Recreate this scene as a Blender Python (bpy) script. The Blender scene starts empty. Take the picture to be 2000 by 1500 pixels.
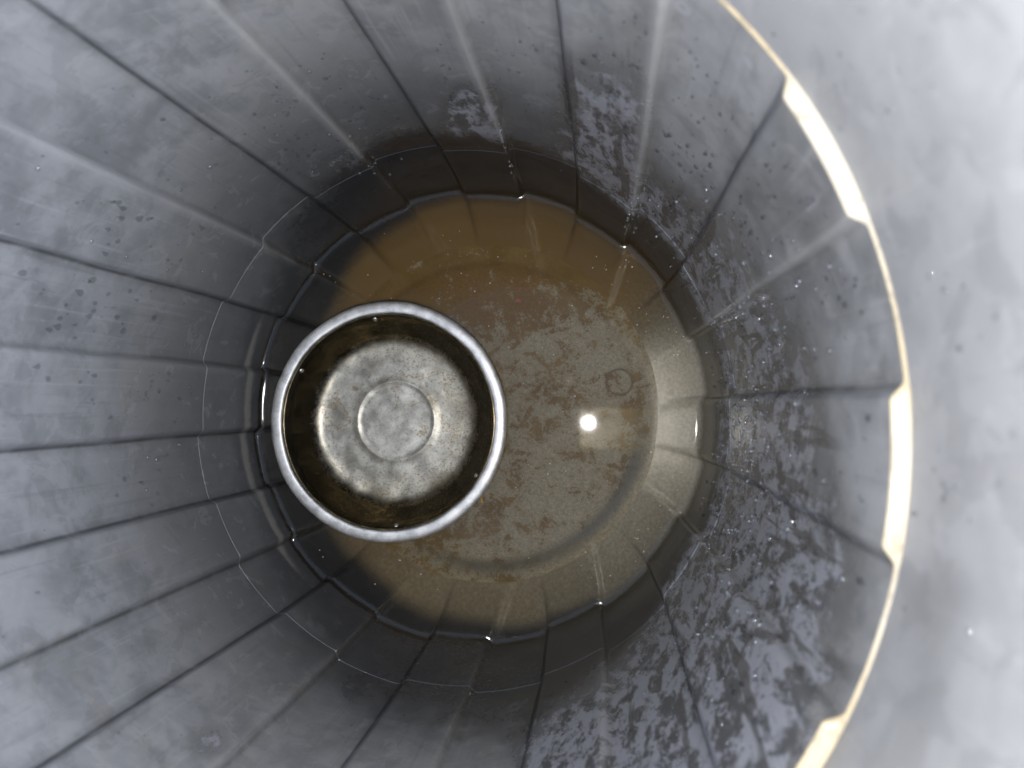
import bpy, bmesh, math, random
import numpy as np
from mathutils import Vector, Matrix, noise as mnoise

random.seed(7)
rng = np.random.default_rng(11)
sc = bpy.context.scene
COL = sc.collection
PI = math.pi

# ------------------------------------------------------------------ camera
NADX, NADY, FPX = 1180.0, 785.5, 1444.0          # photo pixels (2000 x 1500)
CAM = Vector((0.1234, 0.0114, 0.70))


def cam_rot():
    n = Vector((NADX - 1000, NADY - 750, FPX)).normalized()
    z = Vector((0, 0, 1))
    q = n.rotation_difference(z)
    return q.to_matrix()


R = cam_rot()


def cv2w(v):
    w = R @ Vector(v)
    return Vector((w.x, -w.y, -w.z))


cam_d = bpy.data.cameras.new('camera')
cam_d.sensor_width = 36
cam_d.lens = FPX / 2000 * 36
cam_d.clip_start = 0.01
cam_d.clip_end = 50
cam_d.dof.use_dof = True
cam_d.dof.focus_distance = 0.60
cam_d.dof.aperture_fstop = 7.0
cam = bpy.data.objects.new('camera', cam_d)
COL.objects.link(cam)
cx, cy, cz = cv2w((1, 0, 0)), cv2w((0, -1, 0)), cv2w((0, 0, -1))
M = Matrix.Identity(4)
for i in range(3):
    M[i][0], M[i][1], M[i][2], M[i][3] = cx[i], cy[i], cz[i], CAM[i]
cam.matrix_world = M
sc.camera = cam
RT = np.array(R.transposed())


def w2px(P):
    """photo pixel in which a world point stands (used to find where a stain seen in the photo lies)"""
    P = np.asarray(P, float).reshape(-1, 3)
    d = P - np.array(CAM)
    d = np.c_[d[:, 0], -d[:, 1], -d[:, 2]]
    c = d @ RT.T
    zc = np.maximum(c[:, 2], 1e-4)
    return np.c_[1000 + FPX * c[:, 0] / zc, 750 + FPX * c[:, 1] / zc]


def px2plane(px, py, z):
    w = cv2w((px - 1000, py - 750, FPX))
    t = (z - CAM.z) / w.z
    return CAM + w * t


# ------------------------------------------------------------------ helpers
def link(o, parent=None):
    COL.objects.link(o)
    if parent is not None:
        o.parent = parent
    return o


def mesh_obj(name, verts, faces, mat, parent=None, smooth=True, sharp_deg=None):
    me = bpy.data.meshes.new(name)
    me.from_pydata([tuple(v) for v in verts], [], [tuple(f) for f in faces])
    me.update()
    if smooth:
        me.polygons.foreach_set('use_smooth', [True] * len(me.polygons))
    if sharp_deg:
        me.set_sharp_from_angle(angle=math.radians(sharp_deg))
    if mat:
        me.materials.append(mat)
    return link(bpy.data.objects.new(name, me), parent)


def empty(name, loc):
    o = bpy.data.objects.new(name, None)
    o.location = loc
    o.empty_display_size = 0.05
    return link(o)


def tag(o, label=None, cat=None, kind=None, group=None):
    if label: o['label'] = label
    if cat: o['category'] = cat
    if kind: o['kind'] = kind
    if group: o['group'] = group
    return o


def attr(o, name, vals):
    a = o.data.attributes.new(name, 'FLOAT', 'POINT')
    a.data.foreach_set('value', np.asarray(vals, np.float32))


class NT:
    def __init__(s, name):
        s.m = bpy.data.materials.new(name)
        s.m.use_nodes = True
        s.t = s.m.node_tree
        s.t.nodes.clear()
        s.out = s.t.nodes.new('ShaderNodeOutputMaterial')

    def n(s, ty, ins=None, **kw):
        nd = s.t.nodes.new(ty)
        for k, v in kw.items():
            setattr(nd, k, v)
        for k, v in (ins or {}).items():
            sock = nd.inputs[k]
            if isinstance(v, bpy.types.NodeSocket):
                s.t.links.new(v, sock)
            else:
                sock.default_value = v
        return nd

    def math(s, op, a, b=0.0, c=None, clamp=False):
        ins = {0: a, 1: b}
        if c is not None: ins[2] = c
        return s.n('ShaderNodeMath', ins, operation=op, use_clamp=clamp).outputs[0]

    def obj(s):
        return s.n('ShaderNodeTexCoord').outputs['Object']

    def scaled(s, vec, sc_):
        return s.n('ShaderNodeMapping', {'Vector': vec, 'Scale': sc_}).outputs[0]

    def noise(s, vec, scale, detail=4, rough=.55, dist=0.0):
        return s.n('ShaderNodeTexNoise', {'Vector': vec, 'Scale': scale, 'Detail': detail,
                                          'Roughness': rough, 'Distortion': dist}).outputs['Fac']

    def noise4(s, vec, w, scale, detail=4, rough=.55, dist=0.0):
        nd = s.n('ShaderNodeTexNoise', {}, noise_dimensions='4D')
        s.t.links.new(vec, nd.inputs['Vector'])
        s.t.links.new(w, nd.inputs['W'])
        for k, v in (('Scale', scale), ('Detail', detail), ('Roughness', rough), ('Distortion', dist)):
            nd.inputs[k].default_value = v
        return nd.outputs['Fac']

    def step(s, v, lo, hi, a=0.0, b=1.0):
        return s.n('ShaderNodeMapRange', {'Value': v, 'From Min': lo, 'From Max': hi, 'To Min': a, 'To Max': b},
                   interpolation_type='SMOOTHSTEP').outputs[0]

    def mix(s, f, a, b, blend='MIX'):
        nd = s.n('ShaderNodeMix', data_type='RGBA', blend_type=blend)
        for k, v in ((0, f), (6, a), (7, b)):
            if isinstance(v, bpy.types.NodeSocket):
                s.t.links.new(v, nd.inputs[k])
            else:
                nd.inputs[k].default_value = v if k == 0 else (*v, 1)
        return nd.outputs[2]

    def fmix(s, f, a, b):
        nd = s.n('ShaderNodeMix', data_type='FLOAT')
        for k, v in ((0, f), (2, a), (3, b)):
            if isinstance(v, bpy.types.NodeSocket):
                s.t.links.new(v, nd.inputs[k])
            else:
                nd.inputs[k].default_value = v
        return nd.outputs[0]

    def attr(s, name):
        return s.n('ShaderNodeAttribute', attribute_name=name).outputs['Fac']

    def bump(s, h, strength, dist=0.001, normal=None):
        ins = {'Height': h, 'Strength': strength, 'Distance': dist}
        if normal: ins['Normal'] = normal
        return s.n('ShaderNodeBump', ins).outputs[0]

    def surf(s, sh):
        s.t.links.new(sh, s.out.inputs['Surface'])
        return s.m


# ------------------------------------------------------------------ materials
def wall_material():
    t = NT('weathered_grey_plastic')
    o = t.obj()
    pw = t.attr('panel')
    big = t.noise4(o, pw, 11, 5, .6, .3)
    mid = t.noise4(o, pw, 42, 6, .6, .6)
    fine = t.noise(o, 230, 4, .6)
    vfine = t.noise(o, 260, 9, .75)
    blot = t.math('ADD', t.math('MULTIPLY', big, .55), t.math('MULTIPLY', mid, .45))
    base = t.mix(t.step(blot, .38, .63), (.150, .156, .165), (.262, .268, .280))
    scr = t.noise4(t.scaled(o, (1, 1, .035)), pw, 260, 4, .6)
    base = t.mix(t.step(scr, .56, .70, 0, .30), base, (.33, .335, .345))
    base = t.mix(t.step(scr, .44, .30, 0, .30), base, (.11, .114, .12))
    # faint warm lime clouds
    warm = t.step(t.noise(o, 17, 4, .5, .8), .56, .72)
    base = t.mix(t.math('MULTIPLY', warm, .35), base, (.235, .225, .205))
    base = t.mix(t.math('MULTIPLY', t.attr('collar'), .6), base, (.215, .221, .236))
    lower_mask = t.math('ADD', t.attr('lower_dark'), t.math('ADD', t.math('MULTIPLY_ADD', big, 1.6, -.8), t.math('MULTIPLY_ADD', mid, .8, -.4)))
    base = t.mix(t.step(lower_mask, .10, .95, 0, .70), base, (.050, .052, .056))
    dm = t.noise(o, 31, 10, .62, .5)
    base = t.mix(t.step(dm, .545, .562, 0, .16), base, (.06, .062, .066))
    dm2 = t.noise(o, 55, 10, .6, .9)
    base = t.mix(t.step(dm2, .60, .612, 0, .22), base, (.30, .305, .315))
    # chalky film left where wet wall dried; ragged patches
    n3 = t.noise(o, 48, 9, .62, .7)
    n3b = t.noise(t.scaled(o, (1, 1, .45)), 95, 8, .62, .6)
    fv = t.math('ADD', t.attr('film'), t.math('ADD', t.math('MULTIPLY_ADD', n3, 1.5, -.75), t.math('MULTIPLY_ADD', n3b, 1.1, -.55)))
    film = t.math('ADD', t.math('MULTIPLY', t.step(fv, .36, .85), .55), t.math('MULTIPLY', t.step(fv, .54, .60), .45))
    # clean, dark dribbles that ran through the film
    drib = t.step(t.noise(t.scaled(o, (1, 1, .13)), 62, 3, .5, .35), .60, .64)
    filmzone = t.step(t.attr('film'), .1, .4)
    wetdark = t.math('MULTIPLY', filmzone, t.math('SUBTRACT', 1.0, film))
    inner = t.noise(t.scaled(o, (1, 1, .5)), 85, 9, .70, .25)
    filmcol = t.mix(t.step(inner, .43, .55), (.075, .078, .085), (.255, .265, .300))
    col = t.mix(t.math('MULTIPLY', wetdark, .55), base, (.075, .077, .080))
    col = t.mix(film, col, filmcol)
    col = t.mix(t.math('MULTIPLY', t.math('MULTIPLY', drib, filmzone), .8), col, (.07, .07, .072))
    col = t.mix(t.attr('rib_highlight'), col, (.36, .365, .375))
    # dried water spots: pale outlines
    vo = t.n('ShaderNodeTexVoronoi', {'Vector': o, 'Scale': 38.0, 'Randomness': 1.0})
    vd = t.math('ADD', vo.outputs['Distance'], t.math('MULTIPLY_ADD', mid, .35, -.17))
    ring = t.math('MULTIPLY', t.step(vd, .10, .15), t.math('SUBTRACT', 1.0, t.step(vd, .17, .22)))
    pick = t.step(t.n('ShaderNodeSeparateColor', {0: vo.outputs['Color']}).outputs[0], .70, .72)
    ring = t.math('MULTIPLY', t.math('MULTIPLY', ring, pick), t.attr('spots'))
    col = t.mix(t.math('MULTIPLY', ring, .7), col, (.30, .31, .345))
    # permanently wet clean band at the bottom
    wv = t.math('ADD', t.attr('wet'), t.math('ADD', t.math('MULTIPLY_ADD', n3, .3, -.15), t.math('MULTIPLY_ADD', n3b, .2, -.10)))
    wet = t.math('MULTIPLY', t.step(wv, .36, .66), t.attr('wetk'))
    meniscus_dark = t.attr('meniscus_dark')
    wetcol = t.mix(t.step(mid, .35, .7), (.012, .0125, .0135), (.024, .0245, .026))
    wetcol = t.mix(meniscus_dark, wetcol, (.017, .0175, .019))
    col = t.mix(wet, col, wetcol)
    sheen_scum = t.step(t.math('ADD', t.attr('sheen_scum'), t.math('MULTIPLY_ADD', n3b, .7, -.35)), .3, .9)
    col = t.mix(t.math('MULTIPLY', sheen_scum, .6), col, (.30, .29, .27))
    sed = t.step(t.math('ADD', t.attr('silt'), t.math('MULTIPLY_ADD', vfine, .5, -.25)), .0, 1.0)
    brown = t.step(t.math('ADD', t.attr('brown'), t.math('MULTIPLY_ADD', vfine, .9, -.45)), .2, .8)
    streak = t.noise(t.scaled(o, (1, 1, .5)), 300, 8, .7)
    pale = t.mix(t.step(streak, .36, .64), (.175, .163, .132), (.245, .232, .196))
    white = t.mix(t.step(streak, .36, .64), (.50, .485, .44), (.66, .645, .60))
    pale = t.mix(t.attr('white'), pale, white)
    siltcol = t.mix(brown, pale, (.155, .105, .042))
    col = t.mix(sed, col, siltcol)
    rough = t.fmix(film, .46, .22)
    rough = t.fmix(wetdark, rough, .24)
    rough = t.fmix(wet, rough, .16)
    rough = t.fmix(sed, rough, .24)
    rough = t.math('ADD', rough, t.math('MULTIPLY_ADD', fine, .16, -.08))
    h = t.math('ADD', t.math('MULTIPLY', mid, .5), t.math('MULTIPLY', fine, .12))
    h = t.math('ADD', h, t.math('MULTIPLY', film, .22))
    nb = t.bump(h, t.math('MULTIPLY_ADD', sed, -.30, .35), .0012)
    gr = t.math('MULTIPLY', t.attr('step_shade'), t.step(t.noise(o, 60, 5, .6), .30, .55, .45, 1.0))
    col = t.mix(gr, col, (.020, .020, .021))
    p = t.n('ShaderNodeBsdfPrincipled', {'Base Color': col, 'Roughness': rough, 'Normal': nb, 'IOR': 1.46})
    return t.surf(p.outputs[0])


def ledge_material():
    t = NT('cream_silted_ledge')
    o = t.obj()
    n = t.noise(o, 40, 5, .6)
    n2 = t.noise(o, 9, 3, .5)
    col = t.mix(t.step(n2, .4, .6), (.36, .30, .20), (.40, .37, .31))
    col = t.mix(t.step(n, .62, .72), col, (.24, .22, .18))
    col = t.mix(t.step(t.noise(o, 110, 7, .65), .52, .62, 0, .55), col, (.20, .17, .12))
    pud = t.step(t.noise(o, 15, 2, .4), .47, .50)
    rough = t.fmix(pud, .5, .12)
    p = t.n('ShaderNodeBsdfPrincipled', {'Base Color': col, 'Roughness': rough,
                                         'Normal': t.bump(n, .25, .001)})
    return t.surf(p.outputs[0])


def floor_material():
    t = NT('silted_floor')
    o = t.obj()
    a = t.noise(o, 46, 12, .72, .5)
    b = t.noise(o, 300, 8, .75, .3)
    c = t.noise(o, 900, 4, .7)
    v = t.math('ADD', t.attr('brown'), t.math('ADD', t.math('MULTIPLY_ADD', a, 4.2, -2.1), t.math('MULTIPLY_ADD', b, 3.4, -1.7)))
    v = t.math('ADD', v, t.math('MULTIPLY_ADD', c, 1.3, -.65))
    br = t.step(v, .44, .60)
    pale = t.mix(t.step(b, .35, .65), (.182, .163, .122), (.305, .282, .228))
    pale = t.mix(t.step(c, .53, .62, 0, .6), pale, (.105, .085, .05))
    brown = t.mix(t.step(t.noise(o, 28, 4, .6), .38, .62), (.116, .074, .018), (.156, .106, .036))
    rust = t.mix(t.step(b, .4, .6), (.112, .062, .009), (.145, .085, .016))
    brown = t.mix(t.attr('rust'), brown, rust)
    brown = t.mix(t.step(b, .60, .72, 0, .45), brown, (.20, .165, .105))
    col = t.mix(br, pale, brown)
    col = t.mix(t.attr('bare'), col, (.085, .083, .072))
    h = t.math('ADD', t.math('MULTIPLY', a, .5), t.math('MULTIPLY', b, .3))
    p = t.n('ShaderNodeBsdfPrincipled', {'Base Color': col, 'Roughness': .75, 'Normal': t.bump(h, .12, .001),
                                         'Specular IOR Level': .2})
    return t.surf(p.outputs[0])


def water_material(name, tint):
    t = NT(name)
    o = t.obj()
    h = t.noise(o, 22, 2, .5)
    nb = t.bump(h, .02, .001)
    f = t.n('ShaderNodeFresnel', {'IOR': 1.333, 'Normal': nb}).outputs[0]
    f = t.math('MULTIPLY', f, t.math('SUBTRACT', 1.0, t.n('ShaderNodeNewGeometry').outputs['Backfacing']))
    tr = t.n('ShaderNodeBsdfTransparent', {'Color': (*tint, 1)}).outputs[0]
    gl = t.n('ShaderNodeBsdfGlossy', {'Color': (1, 1, 1, 1), 'Roughness': .035, 'Normal': nb}).outputs[0]
    mx = t.n('ShaderNodeMixShader', {0: f, 1: tr, 2: gl}).outputs[0]
    return t.surf(mx)


def steel_rim_material():
    t = NT('scuffed_steel_rim')
    o = t.obj()
    a = t.noise(o, 90, 6, .65)
    b = t.noise(o, 420, 4, .6)
    col = t.mix(t.step(a, .35, .65), (.50, .495, .49), (.74, .735, .725))
    col = t.mix(t.step(b, .62, .72, 0, .5), col, (.30, .25, .21))
    rough = t.math('MULTIPLY_ADD', a, .35, .30)
    p = t.n('ShaderNodeBsdfPrincipled', {'Base Color': col, 'Metallic': .72, 'Roughness': rough,
                                         'Normal': t.bump(b, .15, .0004)})
    return t.surf(p.outputs[0])


def steel_bowl_material():
    t = NT('tarnished_steel')
    o = t.obj()
    a = t.noise(o, 60, 6, .65, .3)
    b = t.noise(o, 430, 8, .75, .5)
    lines = t.noise(t.scaled(o, (1.0, .06, 1.0)), 600, 3, .6)
    fl = t.attr('flat')
    bot = t.mix(t.step(a, .34, .66), (.28, .272, .25), (.54, .525, .48))
    bot = t.mix(t.step(lines, .45, .75, 0, .12), bot, (.58, .57, .54))
    sm = t.noise(o, 27, 3, .5)
    bot = t.mix(t.step(sm, .47, .66, 0, .6), bot, (.15, .14, .115))
    cl = t.noise(o, 17, 6, .6)
    ln = t.step(t.math('ABSOLUTE', t.math('SUBTRACT', cl, .56)), .003, .009, 1, 0)
    bot = t.mix(t.math('MULTIPLY', ln, .7), bot, (.22, .15, .07))
    tanv = t.math('ADD', t.attr('scale'), t.math('MULTIPLY_ADD', a, .8, -.4))
    bot = t.mix(t.step(tanv, .3, .8, 0, .32), bot, (.40, .355, .26))
    flk = t.math('ADD', t.math('MULTIPLY', b, 1.0), t.math('MULTIPLY', t.attr('scale'), .05))
    bot = t.mix(t.step(flk, .565, .60, 0, .75), bot, (.17, .125, .065))
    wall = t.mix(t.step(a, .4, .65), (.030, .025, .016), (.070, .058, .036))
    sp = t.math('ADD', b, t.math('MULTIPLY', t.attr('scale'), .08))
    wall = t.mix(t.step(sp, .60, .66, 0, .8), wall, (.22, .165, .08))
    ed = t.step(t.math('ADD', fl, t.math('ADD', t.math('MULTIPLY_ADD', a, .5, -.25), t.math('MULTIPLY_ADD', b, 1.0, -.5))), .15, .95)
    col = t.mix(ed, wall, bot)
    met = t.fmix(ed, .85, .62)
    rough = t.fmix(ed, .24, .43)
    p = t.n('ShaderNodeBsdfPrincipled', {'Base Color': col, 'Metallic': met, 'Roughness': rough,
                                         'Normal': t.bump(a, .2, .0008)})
    return t.surf(p.outputs[0])


def simple(name, col, rough=.5, metal=0.0, spec=.5):
    t = NT(name)
    o = t.obj()
    n = t.noise(o, 180, 4, .6)
    c = t.mix(t.step(n, .35, .65), tuple(x * .8 for x in col), tuple(min(1, x * 1.15) for x in col))
    p = t.n('ShaderNodeBsdfPrincipled', {'Base Color': c, 'Roughness': rough, 'Metallic': metal,
                                         'Specular IOR Level': spec})
    return t.surf(p.outputs[0])


def drop_material(name, tint, ior=1.333):
    t = NT(name)
    f = t.n('ShaderNodeFresnel', {'IOR': ior}).outputs[0]
    f = t.math('MULTIPLY', f, t.math('SUBTRACT', 1.0, t.n('ShaderNodeNewGeometry').outputs['Backfacing']))
    tr = t.n('ShaderNodeBsdfTransparent', {'Color': tint}).outputs[0]
    gl = t.n('ShaderNodeBsdfGlossy', {'Color': (1, 1, 1, 1), 'Roughness': .06}).outputs[0]
    return t.surf(t.n('ShaderNodeMixShader', {0: f, 1: tr, 2: gl}).outputs[0])


MW = wall_material()
ML = ledge_material()
MF = floor_material()
MWATER = water_material('clear_stale_water', (.955, .915, .825))
MWATER2 = water_material('clear_pan_water', (.975, .968, .945))
MPAN = steel_bowl_material()
MRIM = steel_rim_material()

# ------------------------------------------------------------------ the can
BND = [11.9, 27.0, 41.6, 56.5, 70.4, 86.0, 100.7, 116.0, 130.5, 146.2, 161.0, 176.0, 190.7,
       206.2, 221.6, 236.3, 250.6, 265.9, 281.1, 296.3, 311.5, 326.3, 341.9, 356.8]
TR = 0.95            # half width of a flute step, degrees
az = []
for i in range(24):
    b0 = BND[i]
    b1 = BND[(i + 1) % 24] + (360 if i == 23 else 0)
    az += [b0 + q * TR for q in (-1, -.72, -.45, -.2, .2, .45, .72, 1)]
    az += list(np.linspace(b0 + TR, b1 - TR, 12)[1:-1])
az = np.array(az)


def flute(a):
    """1 on a panel standing proud of the wall, 0 on a recessed one"""
    a = np.asarray(a) % 360
    out = np.zeros_like(a)
    for i in range(24):
        b0, b1 = BND[i], BND[(i + 1) % 24]
        if b1 < b0: b1 += 360
        for s in (0, 360):
            m = (a + s >= b0) & (a + s < b1)
            out[m] = i % 2
    for i in range(24):
        d = (a - BND[i] + 180) % 360 - 180
        m = np.abs(d) <= TR * 1.0001
        x = np.clip((d[m] + TR) / (2 * TR), 0, 1)
        s = x * x * (3 - 2 * x)
        out[m] = s if i % 2 else 1 - s
    return out


FL = flute(az)
SA, CA = np.sin(np.radians(az)), np.cos(np.radians(az))
NA = len(az)


def ring(r, z):
    r = np.broadcast_to(r, az.shape)
    z = np.broadcast_to(z, az.shape)
    return np.c_[r * SA, r * CA, z]


def loft(name, rings, mat, parent, sharp=None, flip=False):
    V = np.concatenate(rings)
    F = []
    for j in range(len(rings) - 1):
        for i in range(NA):
            k = (i + 1) % NA
            f = (j * NA + i, j * NA + k, (j + 1) * NA + k, (j + 1) * NA + i)
            F.append(f[::-1] if flip else f)
    return mesh_obj(name, V, F, mat, parent, sharp_deg=sharp)


def gauss(P, spots):
    """sum of soft elliptical spots given as (px, py, sx, sy, rot_deg, weight)"""
    v = np.zeros(len(P))
    for x, y, sx, sy, ro, w in spots:
        c, s = math.cos(math.radians(ro)), math.sin(math.radians(ro))
        dx, dy = P[:, 0] - x, P[:, 1] - y
        u, q = (c * dx + s * dy) / sx, (-s * dx + c * dy) / sy
        v += w * np.exp(-.5 * (u * u + q * q))
    return v


can = tag(empty('trash_can', (0, 0, -0.10)),
          'grey plastic can with vertical flutes inside, seen from above with water at its bottom', 'trash can')
CANZ = Vector((0, 0, -0.10))


def fix(o):                                   # children are modelled in world coordinates
    o.matrix_parent_inverse = Matrix.Translation(-CANZ)
    return o


PROUD = .0053


def r_can(z, fl):
    """inner radius of the can at height z (recessed panel minus the proud step)"""
    zz = [-.073, -.069, -.062, -.050, -.035, -.015, 0, .05, .0965]
    rr = [.1790, .1850, .1930, .2030, .2105, .2165, .2195, .2228, .2270]
    base = np.interp(z, zz, rr) if z < .0965 else np.interp(z, [.0965, .43], [.2274, .2274])
    dep = PROUD * np.interp(z, [-.073, -.066, -.045], [.15, .6, 1.0])
    return base - dep * fl


RIGHT = lambda: None
film_spots = [
    (1380, 1200, 60, 110, -25, 1.0), (1330, 1330, 70, 110, 0, .55), (1460, 1300, 90, 120, 10, .75),
    (1260, 1390, 70, 90, 30, .75), (1130, 1440, 70, 60, 0, .8), (1450, 1440, 120, 80, 0, .75), (1260, 1480, 90, 40, 0, .6),
    (1420, 1040, 60, 70, 0, .75), (1480, 920, 70, 90, 0, .8), (1470, 780, 60, 80, 0, .6), (1450, 690, 60, 70, 0, .55),
    (1390, 560, 60, 80, -30, .8), (1290, 460, 60, 70, -40, .8), (1200, 400, 50, 50, -40, .75), (1160, 300, 50, 80, -20, .55),
    (1220, 230, 50, 100, 20, .45), (1150, 150, 60, 80, 0, .35), (1470, 380, 60, 80, 0, .28), (1560, 1060, 60, 120, 0, .45),
    (1590, 1200, 70, 140, 20, .45), (1560, 780, 60, 140, 0, .3), (1600, 420, 60, 80, 0, .25),
    (905, 235, 22, 45, 0, 1.0), (960, 225, 16, 45, 0, .8), (700, 320, 60, 22, -15, .45), (1040, 300, 70, 12, 12, .7),
    (760, 250, 90, 70, 0, .32), (560, 330, 90, 60, 0, .22), (1800, 1320, 70, 120, 0, .22), (1600, 110, 50, 80, 0, .12),
    (1850, 1150, 60, 80, 0, .25), (690, 1345, 18, 26, 45, .5), (410, 1450, 26, 40, 45, .45), (950, 1460, 60, 50, 0, .08),
    (1340, 1130, 50, 60, 0, .55), (1100, 1490, 60, 60, 0, .6)]


def warp(o):
    for v in o.data.vertices:
        x, y, z = v.co
        r = math.hypot(x, y)
        if z < -.02 or r < .1: continue
        q = Vector((x * 9, y * 9, z * 11))
        k = min(1, (z + .02) / .03)
        dt = .0010 * mnoise.noise(q + Vector((7, 3, 1))) * k
        dr_ = .00035 * mnoise.noise(q * 1.7) * k
        v.co.x += (x * dr_ + y * dt) / r
        v.co.y += (y * dr_ - x * dt) / r


def wall_attrs(o):
    n = len(o.data.vertices)
    co = np.empty(n * 3)
    o.data.vertices.foreach_get('co', co)
    co = co.reshape(-1, 3)
    P = w2px(co)
    a = np.degrees(np.arctan2(co[:, 0], co[:, 1])) % 360
    z = co[:, 2]
    film = .93 * gauss(P, film_spots)
    film[(z < .06)] *= .4
    film[(z > .64)] = 0
    # clean dark wet foot of the wall: its upper edge wanders round the can
    edge = np.interp(a, [0, 15, 35, 60, 90, 120, 140, 160, 190, 215, 240, 270, 300, 330, 350, 360],
                     [.140, .118, .098, .080, .060, .075, .105, .190, .175, .120, .050, .040, .060, .112, .135, .140])
    wdt = np.interp(a, [0, 140, 165, 310, 340, 360], [.11, .085, .45, .35, .10, .11])
    wet = np.clip(.5 + (edge - z) / wdt, 0, 1.2)
    wl = WSX * co[:, 0] + WSY * co[:, 1]
    wetk = np.interp(a, [0, 130, 160, 190, 215, 235, 290, 310, 330, 360], [1, .95, .75, .62, .5, .36, .36, .55, .85, 1])
    meniscus_dark = np.clip((.0055 - (z - wl)) / .004, 0, 1)  # dark reflection at the water's edge, put into the wall colour
    step_shade = np.zeros(n)
    GW = [.15, 1, .15, .9, .3, .8, .8, .6, .9, .25, 1, .25, 1, .5, 1, .9, 1, 1, .25, 1, .12, 1, .12, 1]
    for i, b in enumerate(BND):              # shade of the steps turned from the flash, painted as dark lines
        d = (a - b + 180) % 360 - 180
        c = -.45 * TR if i % 2 else .45 * TR
        step_shade = np.maximum(step_shade, GW[i] * np.clip(1 - np.abs(d - c) / .70, 0, 1))
    step_shade *= (z < ZTOP) * np.interp(z, [-.073, -.05, -.01, .38, .43], [.05, .22, .75, .8, .35])
    rib_highlight = np.zeros(n)                       # highlights on the proud panels' edges, painted as a paler colour
    WW = {0: .8, 2: .9, 4: .6, 9: .4, 11: .25, 13: .25, 18: .4, 20: .7, 22: .8}
    for i, b in enumerate(BND):
        d = (a - b + 180) % 360 - 180
        c = .5 * TR if i % 2 else -.5 * TR
        rib_highlight = np.maximum(rib_highlight, WW.get(i, .05) * np.exp(-((d - c) / .55) ** 2))
    rib_highlight *= (z < ZTOP) * (z > ZL - .06) * .62
    lower_dark = np.interp(a, [0, 40, 70, 120, 200, 300, 330, 360], [1.25, 1.0, .7, .7, .9, .85, 1.2, 1.25]) * np.clip((np.interp(a, [0, 40, 300, 330, 360], [.33, .29, .27, .31, .33]) - z) / .19, 0, 1.0)  # wall colour darker towards the bottom, by an amount varying round the can
    idx = np.searchsorted(np.array(BND), a) % 24
    panel = np.where(z < ZTOP, idx * 1.73, 50.0)
    white = np.interp(a, [0, 62, 78, 102, 118, 150, 360], [0, 0, 1, 1, .25, 0, 0])  # bright rib reflections on the right, put into the silt colour as white
    wetk = np.where(z < wl + .002, .88, wetk)
    sheen_scum = np.exp(-((z - .030) / .010) ** 2) * np.interp(a, [222, 236, 285, 300], [.22, 1, 1, .22])  # left strip: a reflection put into the colour; elsewhere a faint scum line
    sheen_scum = np.where(z > .034, sheen_scum * .5, sheen_scum)
    # silt lying on the sloping foot under water
    top = np.interp(a, [0, 30, 60, 90, 120, 150, 175, 195, 215, 235, 260, 290, 310, 330, 360],
                    [-.016, -.014, -.010, -.006, -.008, -.020, -.030, -.036, -.046, -.056, -.064, -.062, -.052, -.030, -.016])
    silt = np.clip(.5 + (top - z) / .030, 0, 1.2)
    brown = np.interp(a, [0, 40, 62, 80, 115, 140, 150, 190, 240, 300, 360], [1, .9, .45, -.05, -.05, .25, .35, .45, .6, .9, 1])
    spots = np.interp(a, [0, 20, 60, 150, 170, 360], [.2, .4, 1, 1, .2, .2]) * np.clip((z - .18) / .08, 0, 1) * (z < .42)
    warp(o)
    for k, v in (('film', film), ('wet', wet), ('step_shade', step_shade), ('collar', (z > ZTOP) * 1.0), ('rib_highlight', rib_highlight), ('lower_dark', lower_dark), ('panel', panel), ('white', white), ('wetk', wetk), ('meniscus_dark', meniscus_dark), ('sheen_scum', sheen_scum), ('silt', silt), ('brown', brown), ('spots', spots)):
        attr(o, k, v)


ZL, ZTOP = .0965, .4285
WSX, WSY = -.0215, -.0149            # the can stands a little out of plumb: water surface slope against its axis
# lower, tapering band with the foot under water
zs = [-.073, -.071, -.069, -.066, -.062, -.056, -.050, -.042, -.035, -.025, -.015, -.008, 0, .006] + \
     list(np.linspace(.012, ZL, 16))
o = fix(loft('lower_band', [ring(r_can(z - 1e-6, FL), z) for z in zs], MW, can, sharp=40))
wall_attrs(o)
# fluted wall, starting with the tiny moulded step
zs = [ZL] + list(np.linspace(ZL + .0008, .4285, 64))

rings_ = [ring(r_can(ZL - 1e-6, FL), ZL + .0002), ring(r_can(.2, FL), ZL + .0004)] + [ring(r_can(.2, FL), z) for z in zs[1:]]
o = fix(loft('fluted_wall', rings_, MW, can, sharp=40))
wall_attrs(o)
# ledge on top of the flutes
RW = .2282
r_in = r_can(.2, FL)
wob = np.array([.0004 * mnoise.noise(Vector((s * 9, c * 9, 1.3))) for s, c in zip(SA, CA)])
o = fix(loft('ledge', [ring(r_in + .0001, ZTOP - .0006), ring(r_in + .0003, ZTOP + .0002), ring(r_in + .0011, ZTOP + .0008 + wob),
                       ring(np.full(NA, RW - .0008), ZTOP + .0012 + wob * .4), ring(np.full(NA, RW + .0002), ZTOP + .0024)], ML, can, sharp=60))
# smooth collar, rolled lip and outside
prof = [(RW, ZTOP + .0020)] + [(np.interp(z, [.43, .62], [RW, .2375]), z) for z in np.linspace(.434, .62, 34)]
prof += [(.239, .626), (.243, .630), (.250, .630), (.256, .626), (.258, .618), (.256, .606), (.250, .602)]
prof += [(.248, .59), (.243, .30), (.238, .10), (.228, -.05), (.224, -.098), (.222, -.100), (.17, -.100)]
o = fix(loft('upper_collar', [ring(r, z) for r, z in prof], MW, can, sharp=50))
wall_attrs(o)

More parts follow.
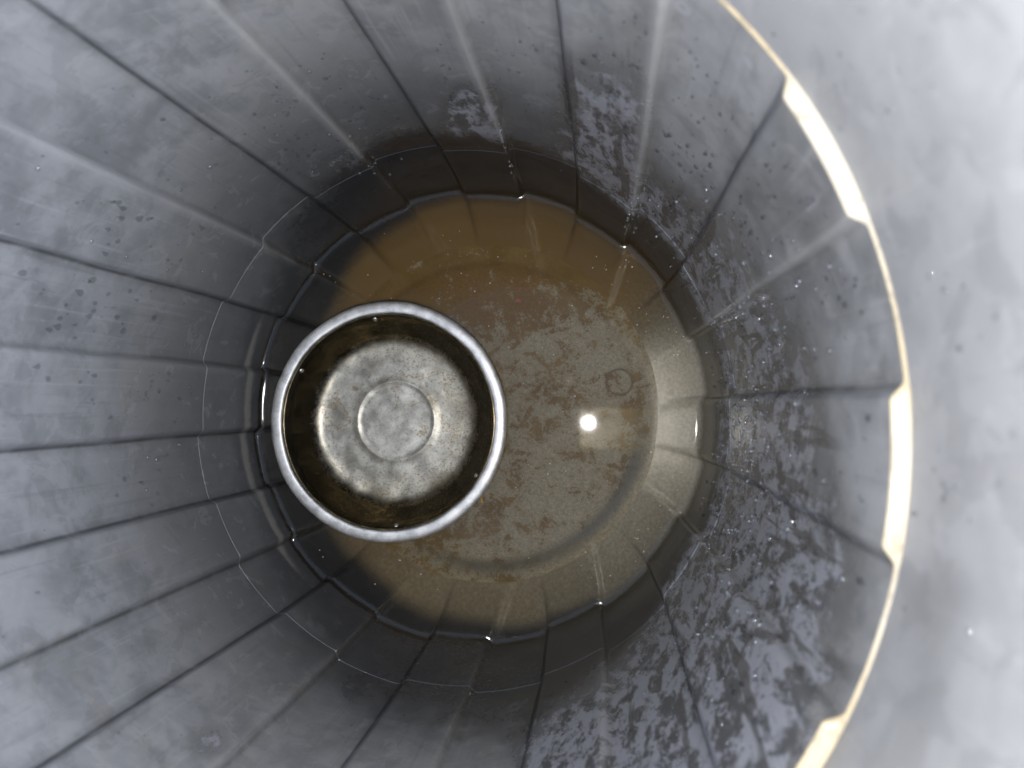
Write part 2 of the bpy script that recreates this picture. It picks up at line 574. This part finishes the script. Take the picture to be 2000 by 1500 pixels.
# ------------------------------------------------------------------ floor of the can
ZF = -.073
NR, NS = 110, 300
rad = np.concatenate([[0], np.linspace(.001, .1792, NR)])
ang = np.linspace(0, 2 * PI, NS, endpoint=False)
V, F = [], []


def floor_z(r):
    g = -.0035 * math.exp(-((r - .163) / .007) ** 2)
    return ZF + g + .002 * max(0, 1 - r / .12)


V.append((0, 0, floor_z(0)))
for r in rad[1:]:
    zz = floor_z(r)
    V += [(r * math.sin(t), r * math.cos(t), zz) for t in ang]
for i in range(NS):
    F.append((0, 1 + (i + 1) % NS, 1 + i))
for j in range(NR - 1):
    for i in range(NS):
        k = (i + 1) % NS
        a0 = 1 + j * NS
        F.append((a0 + i, a0 + k, a0 + NS + k, a0 + NS + i))
fl_o = fix(mesh_obj('bottom', V, F, MF, can))
P = w2px(V)
brown = 1.0 + .54 * gauss(P, [
    (1140, 640, 62, 44, 0, -1.1), (1210, 700, 60, 50, 30, -.8), (1090, 720, 110, 60, 0, -.55), (1110, 820, 90, 70, 0, -.55),
    (1000, 680, 70, 26, 0, -.6), (940, 640, 30, 25, 0, -.5), (1090, 920, 150, 80, 0, -.65), (1000, 1010, 130, 90, 0, -.75),
    (1180, 960, 90, 90, 0, -.55), (1060, 1120, 140, 60, 0, -.85), (860, 1120, 110, 60, 20, -.4), (1240, 1060, 60, 70, 40, -.9),
    (1210, 745, 26, 26, 0, -.35), (1030, 790, 60, 60, 0, -.35), (1150, 510, 45, 25, 0, -.3), (960, 760, 40, 80, 0, -.3),
    (1060, 760, 26, 20, 0, .5), (1260, 760, 50, 110, 0, .35), (1110, 640, 20, 6, -20, .5), (740, 1090, 80, 50, 30, -.35)])
brown = np.maximum(brown, .20 + .10 * np.sin(P[:, 0] / 37) * np.sin(P[:, 1] / 29))
_v = np.array(V)
_r = np.hypot(_v[:, 0], _v[:, 1])
_a = np.degrees(np.arctan2(_v[:, 0], _v[:, 1])) % 360
brown -= np.clip((_r - .160) / .018, 0, 1) * np.interp(_a, [50, 72, 125, 150], [0, .9, .9, 0])
rust = gauss(P, [(1000, 570, 90, 42, 0, .95), (860, 570, 110, 40, 0, .55), (1000, 630, 60, 30, 0, .45), (700, 600, 60, 60, 0, .4),
                 (960, 1000, 20, 60, 20, .3)])
va = np.array(V)
rr = np.hypot(va[:, 0], va[:, 1])
aa = np.degrees(np.arctan2(va[:, 0], va[:, 1])) % 360
bare = np.exp(-((rr - .163) / .0075) ** 2) * np.interp(aa, [85, 110, 185, 215], [0, .8, .8, 0])
attr(fl_o, 'brown', brown)
attr(fl_o, 'rust', np.clip(rust, 0, 1))
attr(fl_o, 'bare', bare)
# round moulding mark on the floor
pm = px2plane(1210, 746, ZF + .002)
bm = bmesh.new()
N = 48
for j, (rr_, h) in enumerate(((.0122, 0), (.0128, .0008), (.0138, .0008), (.0144, 0))):
    for i in range(N):
        t = 2 * PI * i / N
        bm.verts.new((pm.x + rr_ * math.cos(t), pm.y + rr_ * math.sin(t), floor_z(math.hypot(pm.x, pm.y)) + h - .0001))
bm.verts.ensure_lookup_table()
for j in range(3):
    for i in range(N):
        k = (i + 1) % N
        bm.faces.new((bm.verts[j * N + i], bm.verts[j * N + N + i], bm.verts[j * N + N + k], bm.verts[j * N + k]))
me = bpy.data.meshes.new('moulding_mark')
bm.normal_update()
bm.to_mesh(me)
bm.free()
me.materials.append(simple('silty_moulding', (.135, .105, .06), .7, 0, .2))
fix(link(bpy.data.objects.new('moulding_mark', me), can))

# ------------------------------------------------------------------ the steel pan
ZR = .012
PC = px2plane(755.5, 823, ZR)
PC.z = 0
KP = (px2plane(984, 823, ZR) - px2plane(527, 823, ZR)).length / 2 / .1093
tilt = Matrix.Translation(PC)
pan = tag(empty('steel_pan', (PC.x, PC.y, -.022)),
          'round steel pan with scuffed bright rim and rusty stained bottom, standing in the water', 'pan')


def pfix(o):
    o.matrix_parent_inverse = Matrix.Translation(-Vector((PC.x, PC.y, -.022)))
    return o


def lathe(name, prof, mat, parent, n=128, closed=False, sharp=None, dent=None):
    V, F = [], []
    for j, (r, z) in enumerate(prof):
        for i in range(n):
            t = 2 * PI * i / n
            rr_ = r * KP
            zz = z
            if dent:
                rr_, zz = dent(r, z, t)
                rr_ *= KP
            zz += WSX * (PC.x + rr_ * math.cos(t)) + WSY * (PC.y + rr_ * math.sin(t))
            V.append((PC.x + rr_ * math.cos(t), PC.y + rr_ * math.sin(t), zz))
    m = len(prof)
    for j in range(m if closed else m - 1):
        for i in range(n):
            k = (i + 1) % n
            j2 = (j + 1) % m
            F.append((j * n + i, j * n + k, j2 * n + k, j2 * n + i))
    return mesh_obj(name, V, F, mat, parent, sharp_deg=sharp)


ZB = -.021
inner = [(.0005, ZB), (.012, ZB + .0001), (.022, ZB), (.032, ZB), (.0350, ZB + .0001), (.0362, ZB + .0009), (.0376, ZB + .0011), (.0388, ZB + .0003),
         (.045, ZB), (.055, ZB), (.064, ZB + .0002), (.070, ZB + .0008), (.0745, ZB + .0024), (.0785, ZB + .0055), (.082, ZB + .0098),
         (.0855, ZB + .0150), (.0895, ZB + .0205), (.0930, ZB + .0258), (.0964, ZB + .0295), (.0984, ZR - .0012)]
outer = [(.0992, ZR - .0030), (.0945, ZB + .020), (.089, ZB + .012), (.084, ZB + .006), (.078, ZB + .0005), (.070, ZB - .0018), (.0005, ZB - .002)]


def dent(r, z, t):
    w = .0006 * mnoise.noise(Vector((math.cos(t) * r * 60, math.sin(t) * r * 60, 3.0)))
    if z < -.01: z += w
    if .066 < r < .090: z += .0009 * math.sin(t * 11 + 2 * math.sin(3 * t)) * math.exp(-((r - .076) / .006) ** 2) * .6
    return r, z


bw = pfix(lathe('bowl', inner + outer, MPAN, pan, 160, dent=dent))
n = len(bw.data.vertices)
co = np.empty(n * 3)
bw.data.vertices.foreach_get('co', co)
co = co.reshape(-1, 3)
pr = np.hypot(co[:, 0] - PC.x, co[:, 1] - PC.y) / KP
th = np.degrees(np.arctan2(co[:, 0] - PC.x, co[:, 1] - PC.y)) % 360
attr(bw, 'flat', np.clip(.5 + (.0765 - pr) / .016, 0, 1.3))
attr(bw, 'scale', np.clip((pr - .030) / .04, 0, 1) * np.interp(th, [0, 60, 120, 200, 260, 300, 360], [.7, .9, .9, .9, .35, .4, .7]))
# rim: flat rolled flange
rim_prof = [(.0984, ZR - .0016), (.0987, ZR - .0004), (.0993, ZR + .0002), (.1003, ZR + .0006), (.1026, ZR + .0008), (.105, ZR + .0007), (.1072, ZR + .0002),
            (.1086, ZR - .0008), (.1093, ZR - .0024), (.1090, ZR - .0044), (.1074, ZR - .0056), (.1055, ZR - .0050), (.1035, ZR - .0034), (.0990, ZR - .0032)]


def rim_dent(r, z, t):
    q = Vector((math.cos(t) * 3, math.sin(t) * 3, 5.0))
    return r + .0006 * mnoise.noise(q) + .00025 * mnoise.noise(q * 4), z + .0005 * mnoise.noise(q * 2.3)


pfix(lathe('rim', rim_prof, MRIM, pan, 200, closed=True, dent=rim_dent))
# rivets round the inside just under the rim
MRV = simple('rivet_steel', (.62, .61, .58), .3, .9)
for px, py in ((733, 623), (588, 722), (775, 1021), (926, 926)):
    w = px2plane(px, py, ZR - .006)
    d = Vector((w.x - PC.x, w.y - PC.y, 0)).normalized()
    rr_ = .0945 * KP
    c = Vector((PC.x, PC.y, ZR - .0062)) + d * rr_
    c.z += WSX * c.x + WSY * c.y
    nrm = (-d + Vector((0, 0, .75))).normalized()
    bm = bmesh.new()
    bmesh.ops.create_uvsphere(bm, u_segments=16, v_segments=8, radius=1)
    q = Vector((0, 0, 1)).rotation_difference(nrm).to_matrix().to_4x4()
    bmesh.ops.transform(bm, matrix=Matrix.Translation(c) @ q @ Matrix.Diagonal((.0025, .0025, .0012, 1)), verts=bm.verts)
    for f in bm.faces: f.smooth = True
    me = bpy.data.meshes.new('rivet')
    bm.to_mesh(me)
    bm.free()
    me.materials.append(MRV)
    pfix(link(bpy.data.objects.new('rivet', me), pan))
# water inside the pan
pw_prof = [(.0935, .0061), (.0931, .0056), (.0922, .0050), (.0905, .0046), (.088, .0045), (.06, .0045), (.03, .0045), (.0005, .0045)]
pw = lathe('pan_water', pw_prof[::-1], MWATER2, None, 128)
tag(pw, 'shallow clear water filling the steel pan', 'water')

# ------------------------------------------------------------------ water of the can
def contour(inset, z):
    r = r_can(0.0, FL) + .0006 - inset
    # the wet edge rounds the flute corners
    k = max(1, int(1 + inset / .0011))
    if inset > 0:
        pad = np.concatenate([r[-k:], r, r[:k]])
        r = np.convolve(pad, np.ones(2 * k + 1) / (2 * k + 1), 'valid')
    return ring(r, z)


men = [(0, .0042), (.0006, .0031), (.0014, .0021), (.0026, .0012), (.0042, .0005), (.0062, .0001), (.0085, 0)]
V = np.concatenate([contour(i, z) for i, z in men])
F = []
for j in range(len(men) - 1):
    for i in range(NA):
        k = (i + 1) % NA
        F.append((j * NA + i, j * NA + k, (j + 1) * NA + k, (j + 1) * NA + i))
bm = bmesh.new()
bv = [bm.verts.new(v) for v in V]
for f in F: bm.faces.new([bv[i] for i in f])
last = [bv[(len(men) - 1) * NA + i] for i in range(NA)]
NP = 128
pr_ = [(.0985, .0030), (.0990, .0020), (.1000, .0011), (.1016, .0004), (.1040, 0)]
pv = []
for r, z in pr_:
    pv.append([bm.verts.new((PC.x + KP * r * math.cos(2 * PI * i / NP), PC.y + KP * r * math.sin(2 * PI * i / NP), z)) for i in range(NP)])
for j in range(len(pr_) - 1):
    for i in range(NP):
        k = (i + 1) % NP
        bm.faces.new((pv[j][i], pv[j][k], pv[j + 1][k], pv[j + 1][i]))
for v in bm.verts: v.co.z += WSX * v.co.x + WSY * v.co.y
bm.verts.index_update()
edges = []
for loop in (last, pv[-1]):
    for i in range(len(loop)):
        a, b = loop[i], loop[(i + 1) % len(loop)]
        e = bm.edges.get((a, b))
        edges.append(e)
old = set(bm.faces)
bmesh.ops.triangle_fill(bm, use_beauty=True, use_dissolve=False, edges=edges, normal=(0, 0, 1))
flat_faces = [f for f in bm.faces if f not in old]
bmesh.ops.recalc_face_normals(bm, faces=bm.faces)
bm.normal_update()
if sum(f.normal.z * f.calc_area() for f in bm.faces) < 0:
    bmesh.ops.reverse_faces(bm, faces=bm.faces)
for f in bm.faces: f.smooth = True
for f in flat_faces: f.smooth = False
me = bpy.data.meshes.new('water')
bm.to_mesh(me)
bm.free()
me.materials.append(MWATER)
wo = link(bpy.data.objects.new('water', me))
tag(wo, 'still, clear brownish water in the bottom of the can', 'water', kind='structure')

# ------------------------------------------------------------------ beads of water on the wall
MD = drop_material('water_stain_bead', (.80, .81, .82, 1))
MD2 = drop_material('clear_water_bead', (.92, .92, .93, 1), 2.1)
_t = bmesh.new()
bmesh.ops.create_uvsphere(_t, u_segments=12, v_segments=8, radius=1)
TV = np.array([v.co for v in _t.verts])
TF = [[v.index for v in f.verts] for f in _t.faces]
_t.free()
DV, DF, DM = [], [], []


def wall_point(a, z):
    f = float(flute(np.array([a]))[0])
    r = float(r_can(z, f)) if z < ZTOP else float(np.interp(z, [.43, .62], [RW, .2375]))
    return r


def add_drop(a, z, size, tail, flat, swing=0.0, clear=1):
    r = wall_point(a, z)
    t = math.radians(a)
    nrm = Vector((-math.sin(t), -math.cos(t), 0))
    tan = Vector((math.cos(t), -math.sin(t), 0))
    up = Vector((0, 0, 1))
    c = Vector((r * math.sin(t), r * math.cos(t), z))
    k0 = len(DV)
    ww = .8 + .1 * math.sin(a * 7)
    for x, y, h in TV:
        s = size
        yy = y * s
        xx = x * s * ww
        if y > 0 and tail > 0:
            yy = s * (y + tail * y ** 3)
            xx *= 1 - .55 * min(1, tail) * y * y
        elif y < 0:
            yy *= 1.05
        xx += swing * max(0, yy)
        DV.append(c + tan * xx + up * yy + nrm * (h * s * flat - .05 * s))
    DM.extend([clear] * len(TF))
    DF.extend([[k0 + i for i in f] for f in TF])


DROPZ = [  # (px centre, py centre, spread x, spread y, count, size range, tail)
    (560, 170, 90, 70, 26, (.0008, .0022), .5), (700, 270, 100, 60, 60, (.0006, .0020), .6), (580, 300, 80, 70, 40, (.0006, .0018), .8),
    (240, 450, 120, 90, 26, (.0010, .0026), 1.0), (200, 640, 110, 90, 22, (.0010, .0030), 1.2), (270, 780, 90, 60, 26, (.0008, .0024), .9),
    (300, 880, 70, 80, 26, (.0008, .0026), 1.4), (150, 560, 100, 60, 14, (.001, .003), .8), (420, 240, 120, 60, 20, (.0007, .0018), .4),
    (950, 150, 120, 80, 30, (.0006, .0018), .7), (1230, 250, 90, 110, 50, (.0006, .0018), 1.0), (1330, 340, 80, 110, 50, (.0006, .0018), 1.2),
    (1450, 420, 80, 120, 40, (.0006, .0018), 1.2), (1460, 700, 60, 100, 70, (.0006, .0018), 1.3), (1480, 850, 60, 90, 90, (.0006, .0020), 1.5),
    (1430, 1010, 60, 70, 60, (.0006, .0020), 1.3), (1500, 1120, 90, 90, 50, (.0007, .0022), 1.6), (1420, 1220, 80, 110, 50, (.0007, .0024), 1.6),
    (1580, 980, 90, 180, 30, (.0007, .0020), 1.0), (1600, 600, 70, 160, 26, (.0006, .0018), .8), (1250, 1420, 120, 60, 30, (.0007, .0020), .8),
    (1850, 900, 70, 300, 16, (.0007, .0016), .3), (1700, 150, 100, 80, 10, (.0007, .0016), .3), (1240, 80, 90, 60, 14, (.0008, .0020), .4),
    (200, 1250, 160, 160, 16, (.0007, .0018), .4), (700, 1400, 200, 60, 12, (.0007, .0016), .3), (1400, 720, 12, 120, 40, (.0005, .0013), .5),
    (1440, 860, 14, 140, 50, (.0005, .0014), .5)]


def px2wall(px, py):
    w = cv2w((px - 1000, py - 750, FPX))
    rad_ = .226
    for _ in range(4):
        a_ = w.x ** 2 + w.y ** 2
        b_ = CAM.x * w.x + CAM.y * w.y
        c_ = CAM.x ** 2 + CAM.y ** 2 - rad_ ** 2
        t = (-b_ + math.sqrt(b_ * b_ - a_ * c_)) / a_
        q = CAM + w * t
        a = math.degrees(math.atan2(q.x, q.y)) % 360
        if q.z < -.02 or q.z > .6: return None
        rad_ = wall_point(a, q.z)
    return a, q.z


for X, Y, sx, sy, cnt, (s0, s1), tl in DROPZ:
    left = X < 900
    for _ in range(int(cnt * (1.4 if left else 2.0))):
        w = px2wall(random.gauss(X, sx * .8), random.gauss(Y, sy * .8))
        if not w: continue
        a, z = w
        if z < .012 or abs(z - ZL) < .003 or abs(z - ZTOP) < .006: continue
        if min(abs((a - b + 180) % 360 - 180) for b in BND) < 1.8: continue
        u = random.random()
        s = s0 + (s1 - s0) * u ** 2.2
        s *= 1.15 if left else 1.2
        add_drop(a, z, s, tl * random.random() ** 1.3 * 2.4 if random.random() < .7 else 0,
                 random.uniform(.10, .25) if left else random.uniform(.5, 1.0), random.uniform(-.25, .25), 0 if left or (X < 1650 and random.random() < .45) else 1)


def add_glint(a, z, size, upt):  # added bead, tilted upward to catch the flash as a glint
    r = wall_point(a, z) - .55 * size
    t = math.radians(a)
    n0 = Vector((-math.sin(t), -math.cos(t), 0))
    tan = Vector((math.cos(t), -math.sin(t), 0))
    nn = (n0 + Vector((0, 0, upt))).normalized()
    uu = nn.cross(tan)
    c = Vector((r * math.sin(t), r * math.cos(t), z))
    k0 = len(DV)
    for x, y, h in TV:
        DV.append(c + tan * (x * size) + uu * (y * size * .8) + nn * (h * size * .5))
    DM.extend([1] * len(TF))
    DF.extend([[k0 + i for i in f] for f in TF])


for X, Y, sx, sy, cnt in ((1455, 690, 25, 70, 26), (1450, 850, 30, 80, 60), (1425, 1010, 30, 60, 34), (1400, 1180, 70, 90, 26), (1340, 560, 60, 90, 34),
                          (1500, 900, 50, 130, 30), (1230, 430, 60, 50, 22), (1540, 560, 60, 150, 14), (720, 320, 60, 30, 12), (640, 260, 120, 70, 8),
                          (250, 520, 130, 120, 8), (330, 880, 60, 80, 8), (1500, 1300, 90, 80, 10), (1580, 1000, 60, 160, 10)):
    for _ in range(cnt):
        w = px2wall(random.gauss(X, sx), random.gauss(Y, sy))
        if w and .014 < w[1] < .41: add_glint(w[0], w[1], random.uniform(.0010, .0022), 1.4 if X < 900 else 2.1)
for x0, y0, x1, y1, cnt in ((972, 232, 1003, 350, 16), (1246, 385, 1226, 440, 10), (1236, 390, 1222, 436, 8), (1378, 640, 1440, 603, 14), (1392, 648, 1470, 600, 10), (1430, 790, 1426, 930, 16)):  # bead chains added to stand in for bright streaks along the ribs
    for k in range(cnt):
        u = random.random()
        w = px2wall(x0 + u * (x1 - x0) + random.uniform(-2, 2), y0 + u * (y1 - y0) + random.uniform(-2, 2))
        if w: add_glint(w[0], w[1], random.uniform(.0009, .0018), 2.1)
# beads added in the flute corners to give the glints of the water's edge
for px, py in ((800, 394), (793, 405), (1018, 380), (617, 516), (611, 534), (515, 707), (515, 741), (510, 776), (509, 820), (502, 847),
               (570, 1039), (572, 1056), (732, 1200), (738, 1207), (957, 1253), (1347, 661), (1334, 1000), (1326, 1007), (985, 287), (1222, 432)):
    w = px2wall(px, py)
    if w: add_drop(w[0], w[1] + .0012, .0016, .3, .8)
dr = mesh_obj('water_droplets', DV, DF, MD)
dr.data.materials.append(MD2)
dr.data.polygons.foreach_set('material_index', DM)
tag(dr, 'countless small water beads and runs clinging to the grey can wall, some added for glints', 'droplets', kind='stuff')

# ------------------------------------------------------------------ small things afloat
bmf = bmesh.new()
SPK = [(800, 465, 60, 60, 9), (930, 520, 80, 40, 4), (1200, 500, 60, 30, 10), (1300, 600, 30, 50, 26), (1340, 700, 14, 60, 22), (1335, 950, 16, 60, 26),
       (1270, 1040, 40, 40, 20), (1180, 1120, 40, 30, 8), (1120, 690, 120, 100, 20), (1080, 960, 160, 120, 26), (850, 1110, 100, 40, 10), (680, 560, 40, 40, 6)]
for X, Y, sx, sy, cnt in SPK:
    for _ in range(cnt):
        w = px2plane(random.gauss(X, sx), random.gauss(Y, sy), 0.0004)
        w.z += WSX * w.x + WSY * w.y
        if math.hypot(w.x, w.y) > .206 or (w - PC).length < .112: continue
        s = random.uniform(.00025, .0008)
        bmesh.ops.create_icosphere(bmf, subdivisions=1, radius=s, matrix=Matrix.Translation(w))
me = bpy.data.meshes.new('foam_specks')
for f in bmf.faces: f.smooth = True
bmf.to_mesh(me)
bmf.free()
me.materials.append(simple('foam', (.72, .68, .58), .25))
tag(link(bpy.data.objects.new('foam_specks', me)), 'tiny pale bubbles and specks afloat on the brown water', 'specks', kind='stuff')


def flake(name, px, py, size, mat, pts, label, cat, z=.0006):
    w = px2plane(px, py, z)
    if z > -.01: z += WSX * w.x + WSY * w.y
    bm = bmesh.new()
    lo = [bm.verts.new((w.x + x * size, w.y + y * size, z - .0004)) for x, y in pts]
    hi = [bm.verts.new((w.x + x * size * .92, w.y + y * size * .92, z + .0004 + .0004 * math.sin(5 * x))) for x, y in pts]
    bm.faces.new(hi)
    bm.faces.new(lo[::-1])
    for i in range(len(pts)):
        k = (i + 1) % len(pts)
        bm.faces.new((lo[i], lo[k], hi[k], hi[i]))
    me = bpy.data.meshes.new(name)
    bm.to_mesh(me)
    bm.free()
    me.materials.append(mat)
    return tag(link(bpy.data.objects.new(name, me)), label, cat)


flake('leaf_scrap', 938, 972, .0055, simple('ochre_leaf', (.30, .17, .03), .6),
      [(-.4, .9), (.1, .35), (.6, .5), (.35, -.1), (.75, -.8), (.2, -1), (.05, -.3), (-.5, -.1)],
      'tiny ochre leaf scrap floating just right of the pan rim', 'leaf')
flake('rust_flake', 1012, 587, .0042, simple('orange_flake', (.26, .07, .015), .7),
      [(-1, -.2), (-.4, .5), (.5, .6), (1, .1), (.4, -.5), (-.3, -.4)],
      'small orange flake lying in the brown silt above the pan', 'flake', z=-.069)

# ------------------------------------------------------------------ phone with its lit flash, mirrored in the water
FLX, FLY = CAM.x + .0010, CAM.y - .0175
PH = Vector((CAM.x + .056, CAM.y - .0287, CAM.z + .0085))
phone = tag(empty('phone', PH), 'cream phone with gold edge and two lenses, seen mirrored in the water', 'phone')


def rounded_plate(hx, hy, r, z0, z1, bev):
    bm = bmesh.new()
    loops = []
    for ins, z in ((bev, z0), (0, z0 + bev), (0, z1 - bev), (bev, z1)):
        lp = []
        for qx, qy, a0 in ((1, 1, 0), (-1, 1, 90), (-1, -1, 180), (1, -1, 270)):
            for k in range(9):
                t = math.radians(a0 + k * 11.25)
                lp.append(bm.verts.new((qx * (hx - r) + (r - ins) * math.cos(t), qy * (hy - r) + (r - ins) * math.sin(t), z)))
        loops.append(lp)
    for j in range(3):
        for i in range(36):
            k = (i + 1) % 36
            bm.faces.new((loops[j][i], loops[j][k], loops[j + 1][k], loops[j + 1][i]))
    bm.faces.new(loops[0][::-1])
    bm.faces.new(loops[3])
    return bm


def bm_obj(name, bm, mat, parent):
    me = bpy.data.meshes.new(name)
    bm.to_mesh(me)
    bm.free()
    me.materials.append(mat)
    return link(bpy.data.objects.new(name, me), parent)


bm_obj('back_panel', rounded_plate(.0722, .0391, .0095, -.0010, .0010, .0004), simple('cream_glass', (.72, .66, .54), .25), phone)
bm_obj('frame', rounded_plate(.0735, .0404, .011, -.0001, .0066, .0012), simple('gold_metal', (.80, .55, .25), .3, .9), phone)
MLENS = simple('lens_black', (.012, .012, .014), .15)
for dx, dy in ((0.0, .0048), (.0136, -.0145)):
    b = bmesh.new()
    bmesh.ops.create_cone(b, cap_ends=True, segments=32, radius1=.0048, radius2=.0055, depth=.005)
    bmesh.ops.translate(b, verts=b.verts, vec=(CAM.x + dx - PH.x, CAM.y + dy - PH.y, -.0034))
    bm_obj('lens', b, MLENS, phone)

# ------------------------------------------------------------------ light
ld = bpy.data.lights.new('phone_flash', 'POINT')
ld.energy = 8.2
ld.shadow_soft_size = .008
ld.color = (1.0, .975, .94)
lo = bpy.data.objects.new('phone_flash', ld)
lo.location = (FLX, FLY, CAM.z + .0015)
link(lo)

w = bpy.data.worlds.new('World')
sc.world = w
w.use_nodes = True
wt = w.node_tree
bg = wt.nodes['Background']
tc = wt.nodes.new('ShaderNodeTexCoord')
sp = wt.nodes.new('ShaderNodeSeparateXYZ')
mr = wt.nodes.new('ShaderNodeMapRange')
mr.interpolation_type = 'SMOOTHSTEP'
wt.links.new(tc.outputs['Generated'], sp.inputs[0])
wt.links.new(sp.outputs['X'], mr.inputs['Value'])
mr.inputs['From Min'].default_value = .40
mr.inputs['From Max'].default_value = .92
mr.inputs['To Min'].default_value = 1.25
mr.inputs['To Max'].default_value = 13.0
wt.links.new(mr.outputs[0], bg.inputs[1])
bg.inputs[0].default_value = (.58, .72, 1.0, 1)

# ------------------------------------------------------------------ render settings
sc.view_settings.view_transform = 'Standard'
sc.view_settings.look = 'None'
sc.view_settings.exposure = 0.22
sc.view_settings.gamma = 1.0
sc.view_settings.use_curve_mapping = False
sc.cycles.use_denoising = True
sc.cycles.max_bounces = 10
sc.cycles.transparent_max_bounces = 12
sc.cycles.sample_clamp_indirect = 6
sc.cycles.caustics_reflective = False
